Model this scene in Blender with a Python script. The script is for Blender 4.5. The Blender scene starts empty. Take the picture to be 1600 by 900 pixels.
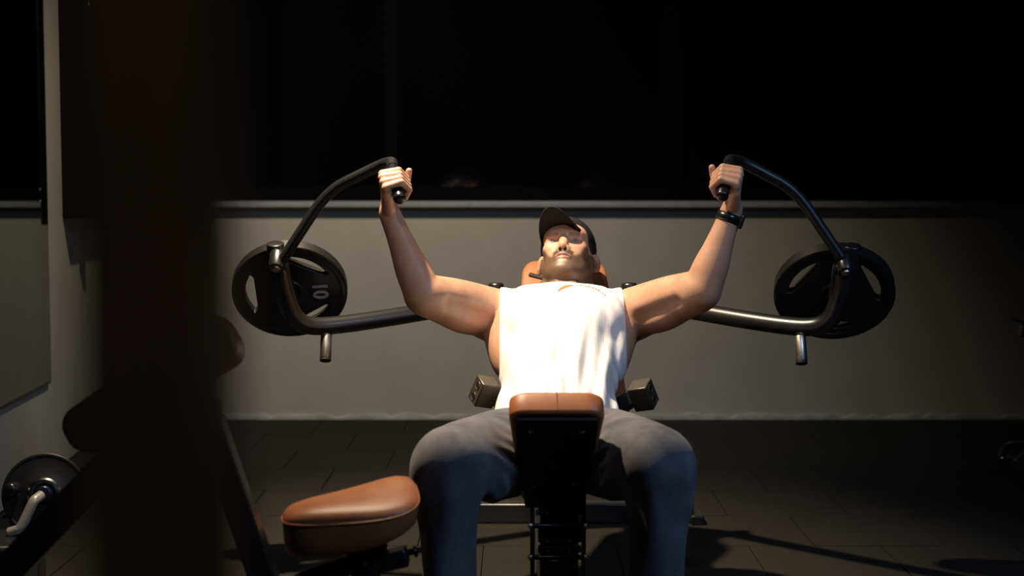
import bpy, bmesh, math, random
import numpy as np
from mathutils import Vector, Matrix

random.seed(4)
scene = bpy.context.scene
COL = scene.collection

# ------------------------------------------------------------------ camera, world, lights, exposure
F = 2222.2            # focal length in pixels of the 1600 x 900 frame (50 mm on 36 mm)
CAM_H = 1.12
PITCH = math.atan(150.0 / F)
cam_data = bpy.data.cameras.new('camera')
cam_data.lens = 50.0
cam_data.sensor_width = 36.0
cam_data.clip_start = 0.05
cam = bpy.data.objects.new('camera', cam_data)
COL.objects.link(cam)
cam.location = (0, 0, CAM_H)
cam.rotation_euler = (math.pi / 2 - PITCH, 0, 0)
cam_data.dof.use_dof = True
cam_data.dof.focus_distance = 3.9
cam_data.dof.aperture_fstop = 2.4
scene.camera = cam

world = bpy.data.worlds.new('night')
scene.world = world
world.use_nodes = True
bg = world.node_tree.nodes['Background']
bg.inputs[0].default_value = (0.35, 0.5, 1.0, 1)
bg.inputs[1].default_value = 0.0012

vs = scene.view_settings
vs.view_transform = 'Standard'
vs.look = 'None'
vs.gamma = 1.0
vs.exposure = 0.0
vs.use_curve_mapping = False


def spot(name, loc, target, energy, color, angle, blend, size):
    l = bpy.data.lights.new(name, 'SPOT')
    l.energy = energy
    l.color = color
    l.spot_size = math.radians(angle)
    l.spot_blend = blend
    l.shadow_soft_size = size
    o = bpy.data.objects.new(name, l)
    COL.objects.link(o)
    o.location = loc
    d = Vector(target) - Vector(loc)
    o.rotation_euler = d.to_track_quat('-Z', 'Y').to_euler()
    return o


# warm ceiling spots over the lifting station, one weak cool fill lamp added at the right, no known fixture
KEY = (-0.64, 3.82, 2.95)
spot('ceiling_spot_key', KEY, (-0.26, 4.0, 0.6), 690, (1.0, 0.80, 0.57), 64, 0.9, 0.04)
spot('ceiling_spot_wall', (-0.55, 4.85, 2.95), (-0.70, 6.97, 0.10), 200, (1.0, 0.86, 0.66), 100, 1.0, 0.05)
spot('fill_spot_cool', (2.0, 1.5, 2.9), (0.35, 3.9, 0.5), 150, (0.36, 0.60, 1.0), 70, 0.9, 0.25)


spot('fill_spot_front', (-0.4, 1.6, 2.95), (0.10, 3.85, 0.92), 50, (1.0, 0.84, 0.68), 34, 0.8, 0.05)  # added fill for the forearms and upper body, no such fixture known
spot('fill_spot_post', (0.35, -0.35, 2.95), (-0.2, 0.35, 0.95), 40, (1.0, 0.72, 0.50), 50, 0.9, 0.08)  # added lamp that brightens the near post, no known light there


# ------------------------------------------------------------------ helpers
def P(px, py, Y):
    """World point seen at photo pixel (px, py) at depth Y metres from the camera."""
    u = (px - 800.0) / F
    v = (450.0 - py) / F
    c, s = math.cos(PITCH), math.sin(PITCH)
    d = Vector((u, v * s + c, v * c - s))
    d *= Y / d.y
    return Vector((d.x, d.y, d.z + CAM_H))


def nmat(name, color, rough=0.5, metallic=0.0, scale=40.0, var=0.15, bump=0.05, detail=4.0,
         dark=None, spec=0.5, bscale=None):
    m = bpy.data.materials.new(name)
    m.use_nodes = True
    nt = m.node_tree
    b = nt.nodes['Principled BSDF']
    tc = nt.nodes.new('ShaderNodeTexCoord')
    n = nt.nodes.new('ShaderNodeTexNoise')
    n.inputs['Scale'].default_value = scale
    n.inputs['Detail'].default_value = detail
    nt.links.new(tc.outputs['Object'], n.inputs['Vector'])
    r = nt.nodes.new('ShaderNodeValToRGB')
    c = color
    d = dark if dark else tuple(x * (1 - var) for x in c)
    l = tuple(min(1, x * (1 + var)) for x in c)
    r.color_ramp.elements[0].color = (*d, 1)
    r.color_ramp.elements[1].color = (*l, 1)
    r.color_ramp.elements[0].position = 0.3
    r.color_ramp.elements[1].position = 0.7
    nt.links.new(n.outputs['Fac'], r.inputs['Fac'])
    nt.links.new(r.outputs['Color'], b.inputs['Base Color'])
    b.inputs['Roughness'].default_value = rough
    b.inputs['Metallic'].default_value = metallic
    b.inputs['Specular IOR Level'].default_value = spec
    if bump > 0:
        n2 = nt.nodes.new('ShaderNodeTexNoise')
        n2.inputs['Scale'].default_value = bscale if bscale else scale * 4
        n2.inputs['Detail'].default_value = 3
        nt.links.new(tc.outputs['Object'], n2.inputs['Vector'])
        bp = nt.nodes.new('ShaderNodeBump')
        bp.inputs['Strength'].default_value = bump
        bp.inputs['Distance'].default_value = 0.01
        nt.links.new(n2.outputs['Fac'], bp.inputs['Height'])
        nt.links.new(bp.outputs['Normal'], b.inputs['Normal'])
    return m


M = {}
M['wall'] = nmat('painted_plaster', (0.42, 0.395, 0.345), 0.85, scale=6, var=0.05, bump=0.06, bscale=90, spec=0.2)
M['sill'] = nmat('pale_stone_sill', (0.27, 0.275, 0.30), 0.45, scale=25, var=0.12, bump=0.03)
M['skirting'] = nmat('worn_white_paint', (0.42, 0.42, 0.40), 0.8, scale=14, var=0.25, bump=0.2)
M['rubber'] = nmat('speckled_rubber', (0.021, 0.019, 0.0155), 0.8, scale=420, var=0.75, bump=0.35, bscale=300, detail=2, spec=0.15)
M['subfloor'] = nmat('dark_subfloor', (0.012, 0.011, 0.010), 0.9, scale=60, var=0.3, bump=0.1)
M['black_metal'] = nmat('black_powder_coat', (0.012, 0.012, 0.013), 0.32, scale=200, var=0.2, bump=0.03, spec=1.0)
M['steel_dark'] = nmat('dark_bronze_steel', (0.062, 0.052, 0.035), 0.35, metallic=0.2, scale=90, var=0.2, bump=0.03)
M['brown_black'] = nmat('brown_black_enamel', (0.050, 0.037, 0.029), 0.6, scale=20, var=0.15, bump=0.02)
M['satin_steel'] = nmat('satin_steel', (0.42, 0.39, 0.35), 0.35, metallic=0.35, scale=80, var=0.12, bump=0.03)
M['dark_panel'] = nmat('dead_black_board', (0.003, 0.003, 0.003), 0.9, scale=60, var=0.2, bump=0.02, spec=0.08)
M['matte_black'] = nmat('matte_black_paint', (0.008, 0.008, 0.009), 0.6, scale=200, var=0.2, bump=0.03, spec=0.35)
M['plate'] = nmat('black_rubber_plate', (0.009, 0.009, 0.009), 0.45, scale=150, var=0.25, bump=0.06, spec=0.5)
M['chrome'] = nmat('chromed_steel', (0.62, 0.60, 0.57), 0.22, metallic=1.0, scale=60, var=0.06, bump=0.01)
M['steel'] = nmat('brushed_steel', (0.50, 0.46, 0.40), 0.38, metallic=1.0, scale=80, var=0.12, bump=0.03)
M['leather'] = nmat('brown_leatherette', (0.33, 0.115, 0.042), 0.42, scale=30, var=0.10, bump=0.10, bscale=520)
M['stitch'] = nmat('brown_seam', (0.17, 0.055, 0.022), 0.5, scale=60, var=0.2, bump=0.05)
M['grip'] = nmat('black_grip_rubber', (0.010, 0.010, 0.011), 0.28, scale=200, var=0.2, bump=0.03)
M['print_grey'] = nmat('grey_number_paint', (0.33, 0.32, 0.33), 0.55, scale=120, var=0.15, bump=0.0)
M['frame'] = nmat('dark_window_frame', (0.004, 0.0038, 0.0038), 0.8, scale=60, var=0.2, bump=0.02, spec=0.0)
M['glass'] = nmat('night_window_glass', (0.0015, 0.0015, 0.004), 0.06, scale=2, var=0.1, bump=0.0, spec=0.4)
M['mirror'] = nmat('mirror_silver', (0.075, 0.085, 0.07), 0.015, metallic=1.0, scale=2, var=0.01, bump=0.0)
M['mirror_edge'] = nmat('mirror_edge', (0.02, 0.022, 0.02), 0.5, scale=20, var=0.1, bump=0.0)
M['bluesteel'] = nmat('blued_steel', (0.03, 0.045, 0.08), 0.25, metallic=0.8, scale=60, var=0.15, bump=0.02)
M['cap'] = nmat('black_cap_cotton', (0.012, 0.012, 0.013), 0.85, scale=300, var=0.25, bump=0.15, spec=0.2)
M['ceiling'] = nmat('dark_ceiling_paint', (0.02, 0.02, 0.022), 0.9, scale=10, var=0.1, bump=0.02)


def link(o, parent=None):
    COL.objects.link(o)
    if parent is not None:
        o.parent = parent
    return o


def tag(o, label=None, cat=None, group=None, kind=None):
    if label:
        o['label'] = label
    if cat:
        o['category'] = cat
    if group:
        o['group'] = group
    if kind:
        o['kind'] = kind
    return o


def thing(name, loc, label, cat, group=None):
    e = bpy.data.objects.new(name, None)
    e.empty_display_size = 0.1
    e.location = loc
    COL.objects.link(e)
    return tag(e, label, cat, group)


def mesh_obj(name, me, mat, parent=None, smooth=True, world=True):
    """Mesh in world coordinates; re-expressed relative to the parent empty."""
    if mat is not None:
        me.materials.append(mat)
    if smooth:
        for p in me.polygons:
            p.use_smooth = True
    o = bpy.data.objects.new(name, me)
    link(o, parent)
    if parent is not None and world:
        off = Vector((0, 0, 0))
        p = parent
        while p is not None:
            off += p.location
            p = p.parent
        o.location = -off
    return o


def bm_obj(name, bm, mat, parent=None, smooth=False, world=True):
    me = bpy.data.meshes.new(name)
    bmesh.ops.recalc_face_normals(bm, faces=bm.faces)
    bm.to_mesh(me)
    bm.free()
    return mesh_obj(name, me, mat, parent, smooth, world)


def bevelled(o, w=0.004, seg=2):
    md = o.modifiers.new('bevel', 'BEVEL')
    md.width = w
    md.segments = seg
    md.limit_method = 'ANGLE'
    md.angle_limit = math.radians(40)
    for p in o.data.polygons:
        p.use_smooth = True
    o.data.set_sharp_from_angle(angle=math.radians(35))
    return o


def box_bm(bm, c, ax, half):
    """Box at c with orthonormal axes ax (3 vectors) and half sizes."""
    c = Vector(c)
    vsx = []
    for i in (-1, 1):
        for j in (-1, 1):
            for k in (-1, 1):
                vsx.append(bm.verts.new(c + ax[0] * i * half[0] + ax[1] * j * half[1] + ax[2] * k * half[2]))
    for f in ((0, 1, 3, 2), (4, 6, 7, 5), (0, 4, 5, 1), (2, 3, 7, 6), (0, 2, 6, 4), (1, 5, 7, 3)):
        bm.faces.new([vsx[i] for i in f])


XYZ = (Vector((1, 0, 0)), Vector((0, 1, 0)), Vector((0, 0, 1)))


def box(name, lo, hi, mat, parent=None, bev=0.0, ax=XYZ):
    bm = bmesh.new()
    lo, hi = Vector(lo), Vector(hi)
    box_bm(bm, (lo + hi) / 2, ax, (hi - lo) / 2)
    o = bm_obj(name, bm, mat, parent)
    if bev:
        bevelled(o, bev)
    return o


def frame_from(a, ref=(0, 0, 1)):
    a = Vector(a).normalized()
    r = Vector(ref)
    if abs(a.dot(r)) > 0.97:
        r = Vector((1, 0, 0))
    u = (r - a * r.dot(a)).normalized()
    w = a.cross(u).normalized()
    return a, u, w


def beam(name, A, B, w, h, mat, parent=None, bev=0.004, ref=(0, 0, 1)):
    A, B = Vector(A), Vector(B)
    a, u, v = frame_from(B - A, ref)
    bm = bmesh.new()
    box_bm(bm, (A + B) / 2, (a, v, u), ((B - A).length / 2, w / 2, h / 2))
    o = bm_obj(name, bm, mat, parent)
    return bevelled(o, bev)


def smooth_path(pts, bend=0.35, n=7):
    """Polyline with rounded corners."""
    pts = [Vector(p) for p in pts]
    out = [pts[0]]
    for i in range(1, len(pts) - 1):
        p, a, b = pts[i], pts[i - 1], pts[i + 1]
        s = p.lerp(a, min(bend, 0.49))
        e = p.lerp(b, min(bend, 0.49))
        for k in range(n + 1):
            t = k / n
            out.append(s * (1 - t) ** 2 + p * 2 * t * (1 - t) + e * t * t)
    out.append(pts[-1])
    return out


def tube_bm(bm, path, radii, seg=16, cap=True):
    path = [Vector(p) for p in path]
    if not hasattr(radii, '__len__'):
        radii = [radii] * len(path)
    rings = []
    t0 = (path[1] - path[0]).normalized()
    _, u, _ = frame_from(t0)
    for i, p in enumerate(path):
        if i == 0:
            t = t0
        elif i == len(path) - 1:
            t = (path[i] - path[i - 1]).normalized()
        else:
            t = ((path[i + 1] - p).normalized() + (p - path[i - 1]).normalized()).normalized()
        u = (u - t * u.dot(t)).normalized()
        w = t.cross(u)
        rings.append([bm.verts.new(p + (u * math.cos(2 * math.pi * k / seg) + w * math.sin(2 * math.pi * k / seg)) * radii[i])
                      for k in range(seg)])
    for i in range(len(rings) - 1):
        for k in range(seg):
            bm.faces.new((rings[i][k], rings[i][(k + 1) % seg], rings[i + 1][(k + 1) % seg], rings[i + 1][k]))
    if cap:
        bm.faces.new(rings[0][::-1])
        bm.faces.new(rings[-1])


def tube(name, pts, r, mat, parent=None, bend=0.35, seg=18, n=7, label=None):
    bm = bmesh.new()
    tube_bm(bm, smooth_path(pts, bend, n) if len(pts) > 2 else pts, r, seg)
    o = bm_obj(name, bm, mat, parent, True)
    o.data.set_sharp_from_angle(angle=math.radians(50))
    if label:
        o['label'] = label
    return o


def rod(name, A, B, r, mat, parent=None, seg=20, rnd=0.25):
    """Cylinder with softened ends."""
    A, B = Vector(A), Vector(B)
    d = (B - A).normalized()
    e = r * rnd
    bm = bmesh.new()
    tube_bm(bm, [A, A + d * e * 0.3, A + d * e, B - d * e, B - d * e * 0.3, B], [r - e, r - e * 0.3, r, r, r - e * 0.3, r - e], seg)
    o = bm_obj(name, bm, mat, parent, True)
    o.data.set_sharp_from_angle(angle=math.radians(50))
    return o


def lathe_bm(bm, c, axis, prof, seg=40, ref=(0, 0, 1)):
    """prof: list of (radius, height along axis)."""
    a, u, w = frame_from(axis, ref)
    c = Vector(c)
    rings = []
    for (r, h) in prof:
        rings.append([bm.verts.new(c + a * h + (u * math.cos(2 * math.pi * k / seg) + w * math.sin(2 * math.pi * k / seg)) * max(r, 1e-4))
                      for k in range(seg)])
    for i in range(len(rings) - 1):
        for k in range(seg):
            bm.faces.new((rings[i][k], rings[i][(k + 1) % seg], rings[i + 1][(k + 1) % seg], rings[i + 1][k]))


def lathe(name, c, axis, prof, mat, parent=None, seg=40):
    bm = bmesh.new()
    lathe_bm(bm, c, axis, prof, seg)
    o = bm_obj(name, bm, mat, parent, True)
    o.data.set_sharp_from_angle(angle=math.radians(40))
    return o


def rounded_pad(name, c, ax, half, mat, parent=None, taper=1.0, rnd=0.03, dome=0.012, seg=8):
    """Upholstered pad: ax = (side, length, normal); rounded corners, domed face."""
    sx, sy, sz = half
    out = []
    for (cx, cy, a0) in ((1, 1, 0), (-1, 1, 90), (-1, -1, 180), (1, -1, 270)):
        for k in range(seg + 1):
            a = math.radians(a0 + 90 * k / seg)
            out.append((cx * (sx - rnd) + rnd * math.cos(a), cy * (sy - rnd) + rnd * math.sin(a)))
    rows = [(0.90, -sz), (0.97, -sz + 0.002), (1.0, -sz + 0.008), (1.0, sz - dome), (0.985, sz - dome * 0.45), (0.94, sz - dome * 0.12), (0.85, sz), (0.45, sz + 0.002), (0.02, sz + 0.002)]
    bm = bmesh.new()
    rings = []
    c = Vector(c)
    for (s, z) in rows:
        ring = []
        for (x, y) in out:
            # shrink edges by an absolute inset so corners stay even
            ins = (1 - s) * min(sx, sy)
            xx = x * max(0.0, (sx - ins)) / sx
            yy = y * max(0.0, (sy - ins)) / sy
            tp = 1 + (taper - 1) * (yy / sy * 0.5 + 0.5)
            ring.append(bm.verts.new(c + ax[0] * xx * tp + ax[1] * yy + ax[2] * z))
        rings.append(ring)
    n = len(out)
    for i in range(len(rings) - 1):
        for k in range(n):
            bm.faces.new((rings[i][k], rings[i][(k + 1) % n], rings[i + 1][(k + 1) % n], rings[i + 1][k]))
    bm.faces.new(rings[0][::-1])
    bm.faces.new(rings[-1])
    return bm_obj(name, bm, mat, parent, True)


# ------------------------------------------------------------------ implicit surface mesher (bodies, clothes)
class Field:
    def __init__(self, xs, ys, zs):
        self.ax = [np.asarray(a, dtype=np.float32) for a in (xs, ys, zs)]
        self.D = np.full([len(a) for a in self.ax], 0.05, dtype=np.float32)

    def sub(self, lo, hi):
        sl = []
        for a, l, h in zip(self.ax, lo, hi):
            i0 = max(0, int(np.searchsorted(a, l)) - 1)
            i1 = min(len(a), int(np.searchsorted(a, h)) + 1)
            if i1 <= i0:
                return None
            sl.append(slice(i0, i1))
        return tuple(sl)

    def grid(self, sl):
        return (self.ax[0][sl[0]][:, None, None], self.ax[1][sl[1]][None, :, None], self.ax[2][sl[2]][None, None, :])

    def add(self, fn, lo, hi, k=0.01, op='u'):
        m = k + 0.02
        sl = self.sub([l - m for l in lo], [h + m for h in hi])
        if sl is None:
            return
        d = fn(*self.grid(sl)).astype(np.float32)
        a = self.D[sl]
        if op == 'u':
            h = np.maximum(k - np.abs(a - d), 0)
            self.D[sl] = np.minimum(a, d) - h * h / (4 * k)
        else:
            d = -d
            h = np.maximum(k - np.abs(a - d), 0)
            self.D[sl] = np.maximum(a, d) + h * h / (4 * k)

    def capsule(self, A, B, ra, rb, k=0.01, op='u'):
        A = np.array(A, dtype=np.float64)
        B = np.array(B, dtype=np.float64)
        ba = B - A
        L = float(ba @ ba) + 1e-12

        def fn(X, Y, Z):
            px, py, pz = X - A[0], Y - A[1], Z - A[2]
            t = np.clip((px * ba[0] + py * ba[1] + pz * ba[2]) / L, 0, 1)
            return np.sqrt((px - t * ba[0]) ** 2 + (py - t * ba[1]) ** 2 + (pz - t * ba[2]) ** 2) - (ra + (rb - ra) * t)
        r = max(ra, rb)
        self.add(fn, np.minimum(A, B) - r, np.maximum(A, B) + r, k, op)

    def ellipsoid(self, C, R, radii, k=0.02, op='u'):
        """R: 3 unit axes (rows)."""
        C = np.array(C, dtype=np.float64)
        R = np.array([list(v) for v in R], dtype=np.float64)
        rr = np.array(radii, dtype=np.float64)

        def fn(X, Y, Z):
            px, py, pz = X - C[0], Y - C[1], Z - C[2]
            s0 = 0
            s1 = 0
            for i in range(3):
                q = px * R[i, 0] + py * R[i, 1] + pz * R[i, 2]
                s0 = s0 + (q / rr[i]) ** 2
                s1 = s1 + (q / rr[i] ** 2) ** 2
            k0 = np.sqrt(s0)
            k1 = np.sqrt(s1) + 1e-9
            return np.where(k0 < 1e-4, -rr.min(), k0 * (k0 - 1) / k1)
        ext = np.sqrt(((R * rr[:, None]) ** 2).sum(0))
        self.add(fn, C - ext, C + ext, k, op)

    def limb(self, pts, radii, k=0.012, n=5):
        """Catmull-Rom limb of tapered capsules."""
        p = [np.array(q, dtype=np.float64) for q in pts]
        p = [2 * p[0] - p[1]] + p + [2 * p[-1] - p[-2]]
        r = [radii[0]] + list(radii) + [radii[-1]]
        samples = []
        for i in range(1, len(p) - 2):
            for j in range(n):
                t = j / n
                def cr(a, b, c, d):
                    return 0.5 * (2 * b + (c - a) * t + (2 * a - 5 * b + 4 * c - d) * t * t + (3 * b - a - 3 * c + d) * t ** 3)
                samples.append((cr(p[i - 1], p[i], p[i + 1], p[i + 2]), cr(r[i - 1], r[i], r[i + 1], r[i + 2])))
        samples.append((p[-2], r[-2]))
        for (a, ra), (b, rb) in zip(samples[:-1], samples[1:]):
            self.capsule(a, b, ra, rb, k)

    def cut(self, fn):
        """Hard-ish intersection with fn < 0 over the whole grid."""
        full = tuple(slice(0, len(a)) for a in self.ax)
        d = fn(*self.grid(full))
        self.D = np.maximum(self.D, d).astype(np.float32)

    def displace(self, fn):
        full = tuple(slice(0, len(a)) for a in self.ax)
        self.D = (self.D + fn(*self.grid(full))).astype(np.float32)

    def mesh(self, name, relax=1):
        D = self.D
        nx, ny, nz = D.shape
        ins = D < 0
        cnt = np.zeros((nx - 1, ny - 1, nz - 1), dtype=np.int8)
        for i in (0, 1):
            for j in (0, 1):
                for k in (0, 1):
                    cnt += ins[i:nx - 1 + i, j:ny - 1 + j, k:nz - 1 + k]
        act = (cnt > 0) & (cnt < 8)
        I, J, K = np.nonzero(act)
        idx = np.full(act.shape, -1, dtype=np.int32)
        idx[I, J, K] = np.arange(len(I))
        acc = np.zeros((len(I), 3))
        num = np.zeros(len(I))
        for axis in range(3):
            for o1 in (0, 1):
                for o2 in (0, 1):
                    off0 = [0, 0, 0]
                    others = [x for x in range(3) if x != axis]
                    off0[others[0]] = o1
                    off0[others[1]] = o2
                    off1 = list(off0)
                    off1[axis] = 1
                    a = D[I + off0[0], J + off0[1], K + off0[2]]
                    b = D[I + off1[0], J + off1[1], K + off1[2]]
                    m = (a < 0) != (b < 0)
                    t = np.where(m, a / np.where(m, a - b, 1), 0)
                    pos = np.zeros((len(I), 3))
                    pos[:, others[0]] = o1
                    pos[:, others[1]] = o2
                    pos[:, axis] = t
                    acc[m] += pos[m]
                    num[m] += 1
        fr = acc / num[:, None]
        V = np.zeros((len(I), 3))
        for a, ind in enumerate((I, J, K)):
            c = self.ax[a]
            V[:, a] = c[ind] + fr[:, a] * (c[ind + 1] - c[ind])
        quads = []
        # x edges
        for axis in range(3):
            sh = [slice(None)] * 3
            sh2 = [slice(None)] * 3
            sh[axis] = slice(0, -1)
            sh2[axis] = slice(1, None)
            A = ins[tuple(sh)]
            B = ins[tuple(sh2)]
            ch = A != B
            o = [x for x in range(3) if x != axis]
            e = np.array(np.nonzero(ch)).T
            ok = np.ones(len(e), dtype=bool)
            for q in o:
                ok &= (e[:, q] > 0) & (e[:, q] < (nx, ny, nz)[q] - 1)
            e = e[ok]
            flip = A[e[:, 0], e[:, 1], e[:, 2]]
            c = []
            for d1, d2 in ((-1, -1), (0, -1), (0, 0), (-1, 0)):
                ee = e.copy()
                ee[:, o[0]] += d1
                ee[:, o[1]] += d2
                c.append(idx[ee[:, 0], ee[:, 1], ee[:, 2]])
            q = np.stack(c, 1)
            if axis == 1:
                flip = ~flip
            q[~flip] = q[~flip][:, ::-1]
            quads.append(q)
        Q = np.concatenate(quads)
        Q = Q[(Q >= 0).all(1)]
        # light Laplacian relaxation
        if relax:
            ed = np.concatenate([Q[:, [0, 1]], Q[:, [1, 2]], Q[:, [2, 3]], Q[:, [3, 0]]])
            for _ in range(relax):
                s = np.zeros_like(V)
                n = np.zeros(len(V))
                for a in range(3):
                    s[:, a] = np.bincount(ed[:, 0], V[ed[:, 1], a], len(V)) + np.bincount(ed[:, 1], V[ed[:, 0], a], len(V))
                n = np.bincount(ed[:, 0], minlength=len(V)) + np.bincount(ed[:, 1], minlength=len(V))
                V = V * 0.5 + 0.5 * s / np.maximum(n, 1)[:, None]
        me = bpy.data.meshes.new(name)
        me.vertices.add(len(V))
        me.vertices.foreach_set('co', V.astype(np.float32).ravel())
        me.loops.add(Q.size)
        me.loops.foreach_set('vertex_index', Q.astype(np.int32).ravel())
        me.polygons.add(len(Q))
        me.polygons.foreach_set('loop_start', np.arange(0, Q.size, 4, dtype=np.int32))
        me.polygons.foreach_set('loop_total', np.full(len(Q), 4, dtype=np.int32))
        me.update(calc_edges=True)
        me.validate()
        return me, V


def axis_coords(lo, hi, fine, coarse_step, fine_step):
    out = [lo]
    while out[-1] < hi:
        x = out[-1]
        st = coarse_step
        for (a, b) in fine:
            if a <= x < b:
                st = fine_step
        out.append(x + st)
    return np.array(out)


# ------------------------------------------------------------------ the room
WALL_Y = 6.97
# back wall below the window and side wall
LX0, LY0, LX1, LY1 = -1.80, 5.0, -1.95, 7.2          # side wall line
sd = Vector((LX1 - LX0, LY1 - LY0, 0)).normalized()  # direction of the side wall (away from camera)
sn = Vector((sd.y, -sd.x, 0))                        # into the room


def side(Y, off=0.0, z=0.0):
    p = Vector((LX0, LY0, 0)) + sd * ((Y - LY0) / sd.y) + sn * off
    return Vector((p.x, p.y, z))


SILL_Z = 1.075
w = box('wall_back', (-2.4, WALL_Y, 0), (5.2, WALL_Y + 0.25, SILL_Z - 0.03), M['wall'])
tag(w, kind='structure')
wl = bmesh.new()
A, B = side(0.6), side(7.35)
box_bm(wl, (A + B) / 2 - sn * 0.1 + Vector((0, 0, 1.5)), (sd, sn, Vector((0, 0, 1))), ((B - A).length / 2, 0.1, 1.5))
tag(bm_obj('wall_left', wl, M['wall']), kind='structure')
tag(box('ceiling', (-2.4, 0.5, 3.02), (5.2, 7.3, 3.1), M['ceiling']), kind='structure')

# floor: subfloor with separate rubber tiles in a staggered bond
fl = tag(box('floor', (-2.4, -0.6, -0.08), (5.2, 7.3, -0.012), M['subfloor']), kind='structure')
TS = 0.42
tile_bm = bmesh.new()
box_bm(tile_bm, (0, 0, -0.006), XYZ, (TS / 2 - 0.0022, TS / 2 - 0.0022, 0.006))
tile_me = bpy.data.meshes.new('tile')
tile_bm.to_mesh(tile_me)
tile_bm.free()
tile_me.materials.append(M['rubber'])
ty = WALL_Y - TS / 2
row = 0
while ty > 3.4:
    tx = -1.98 + (TS / 2 if row % 2 else 0)
    while tx < 3.3:
        if tx - TS / 2 > side(ty).x - 0.05:
            t = bpy.data.objects.new('tile', tile_me)
            link(t, fl)
            t.location = (tx + random.uniform(-.0008, .0008), ty, random.uniform(-0.0012, 0.0))
            t.rotation_euler = (random.uniform(-.0012, .0012), random.uniform(-.0012, .0012), random.uniform(-.002, .002))
        tx += TS
    ty -= TS
    row += 1
# the floor outside the camera's view goes on as one plain sheet of the same mats
tag(box('floor_front', (-2.2, -0.6, -0.012), (5.2, ty + TS / 2, 0.0), M['rubber']), kind='structure')

# worn skirting at the foot of the back wall
bm = bmesh.new()
xs_ = np.arange(-1.96, 5.1, 0.035)
prev = None
for x in xs_:
    h = 0.020 + 0.010 * random.random() * (1 if random.random() < 0.4 else 0.3)
    if random.random() < 0.10:
        h = 0.009
    row_ = [bm.verts.new((x, WALL_Y, 0.0)), bm.verts.new((x, WALL_Y - 0.012, 0.0)), bm.verts.new((x, WALL_Y - 0.011, h)), bm.verts.new((x, WALL_Y, h + 0.003))]
    if prev:
        for k in range(4):
            bm.faces.new((prev[k], prev[(k + 1) % 4], row_[(k + 1) % 4], row_[k]))
    else:
        bm.faces.new(row_)
    prev = row_
bm.faces.new(prev[::-1])
tag(bm_obj('baseboard_back', bm, M['skirting']), kind='structure')

# window band over the low wall
win = thing('window_1', (0, WALL_Y, SILL_Z), None, None)
tag(win, kind='structure')
sill = box('window_sill', (-1.93, WALL_Y - 0.062, SILL_Z - 0.03), (5.1, WALL_Y + 0.2, SILL_Z), M['sill'], win, 0.004)
sill['label'] = 'pale stone sill along the low wall'
fy0, fy1 = WALL_Y + 0.06, WALL_Y + 0.13
box('frame_rail', (-1.96, fy0, SILL_Z), (5.1, fy1, SILL_Z + 0.07), M['frame'], win, 0.004)
box('frame_rail', (-1.96, fy0, 2.93), (5.1, fy1, 3.02), M['frame'], win, 0.004)
mull = [-1.93, (610 - 800) / 319.0, (1050 - 800) / 319.0, (1500 - 800) / 319.0, 3.6, 5.06]
for mx in mull:
    hw = 0.055 if abs(mx - (1050 - 800) / 319.0) < 0.01 else 0.035
    box('mullion', (mx - hw, fy0, SILL_Z + 0.07), (mx + hw, fy1, 2.93), M['frame'], win, 0.004)
for a, b in zip(mull[:-1], mull[1:]):
    box('pane', (a + 0.03, fy0 + 0.03, SILL_Z + 0.06), (b - 0.03, fy0 + 0.042, 2.94), M['glass'], win)
# lintel closing the opening above
# mirror on the side wall, reflecting the back wall
mz0, mz1 = 0.365, 2.6
mir = thing('wall_mirror', side(4.6, 0.0, mz0), 'tall frameless mirror fixed to the left side wall, reflecting the dark window', 'mirror')
A, B = side(3.6), side(5.60)
bm = bmesh.new()
box_bm(bm, (A + B) / 2 + sn * 0.008 + Vector((0, 0, (mz0 + mz1) / 2)), (sd, sn, Vector((0, 0, 1))), ((B - A).length / 2, 0.0065, (mz1 - mz0) / 2))
bm_obj('backing', bm, M['mirror_edge'], mir)
bm = bmesh.new()
box_bm(bm, (A + B) / 2 + sn * 0.016 + Vector((0, 0, (mz0 + mz1) / 2)), (sd, sn, Vector((0, 0, 1))), ((B - A).length / 2 - 0.004, 0.0015, (mz1 - mz0) / 2 - 0.012))
bm_obj('mirror_glass', bm, M['mirror'], mir)

# black storage panel with a hook on the side wall by the corner
rk = thing('storage_rack', side(6.3, 0, 1.0), 'tall black wall rack with a thin curved hook in the corner by the window', 'rack')
A, B = side(5.90, 0.06), side(6.75, 0.06)
bm = bmesh.new()
box_bm(bm, (A + B) / 2 + Vector((0, 0, 1.83)), (sd, sn, Vector((0, 0, 1))), ((B - A).length / 2, 0.06, 0.82))
bevelled(bm_obj('back_panel', bm, M['dark_panel'], rk), 0.006)
for yy in (6.08, 6.5):
    beam('upright', side(yy, 0.14, 0.98), side(yy, 0.14, 2.66), 0.05, 0.05, M['black_metal'], rk, ref=(1, 0, 0))
    for zz in (1.08, 1.13):
        rod('bolt', side(yy, 0.16, zz), side(yy, 0.172, zz), 0.007, M['steel'], rk, 10)
hk = side(5.93, 0.12, 2.0)
tube('hook', [hk + Vector((0.06, 0.0, 0.0)), hk + Vector((0.02, 0, 0.02)), hk + Vector((-0.015, 0, -0.02)), hk + Vector((0.0, 0, -0.11))], 0.005, M['steel'], rk)

# ------------------------------------------------------------------ incline chest press machine
mach = thing('chest_press_machine', (0.13, 4.0, 0), 'black plate-loaded incline chest press with brown leather pads, the person lying on it', 'exercise machine')
CX = 0.128
t_ax = Vector((0, 0.80, 0.60))      # along the backrest, upwards
n_ax = Vector((0, -0.60, 0.80))     # out of the backrest
HIP = Vector((0.117, 3.62, 0.53))


def T(x, s, n):
    return HIP + Vector((x, 0, 0)) + t_ax * s + n_ax * n


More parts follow.
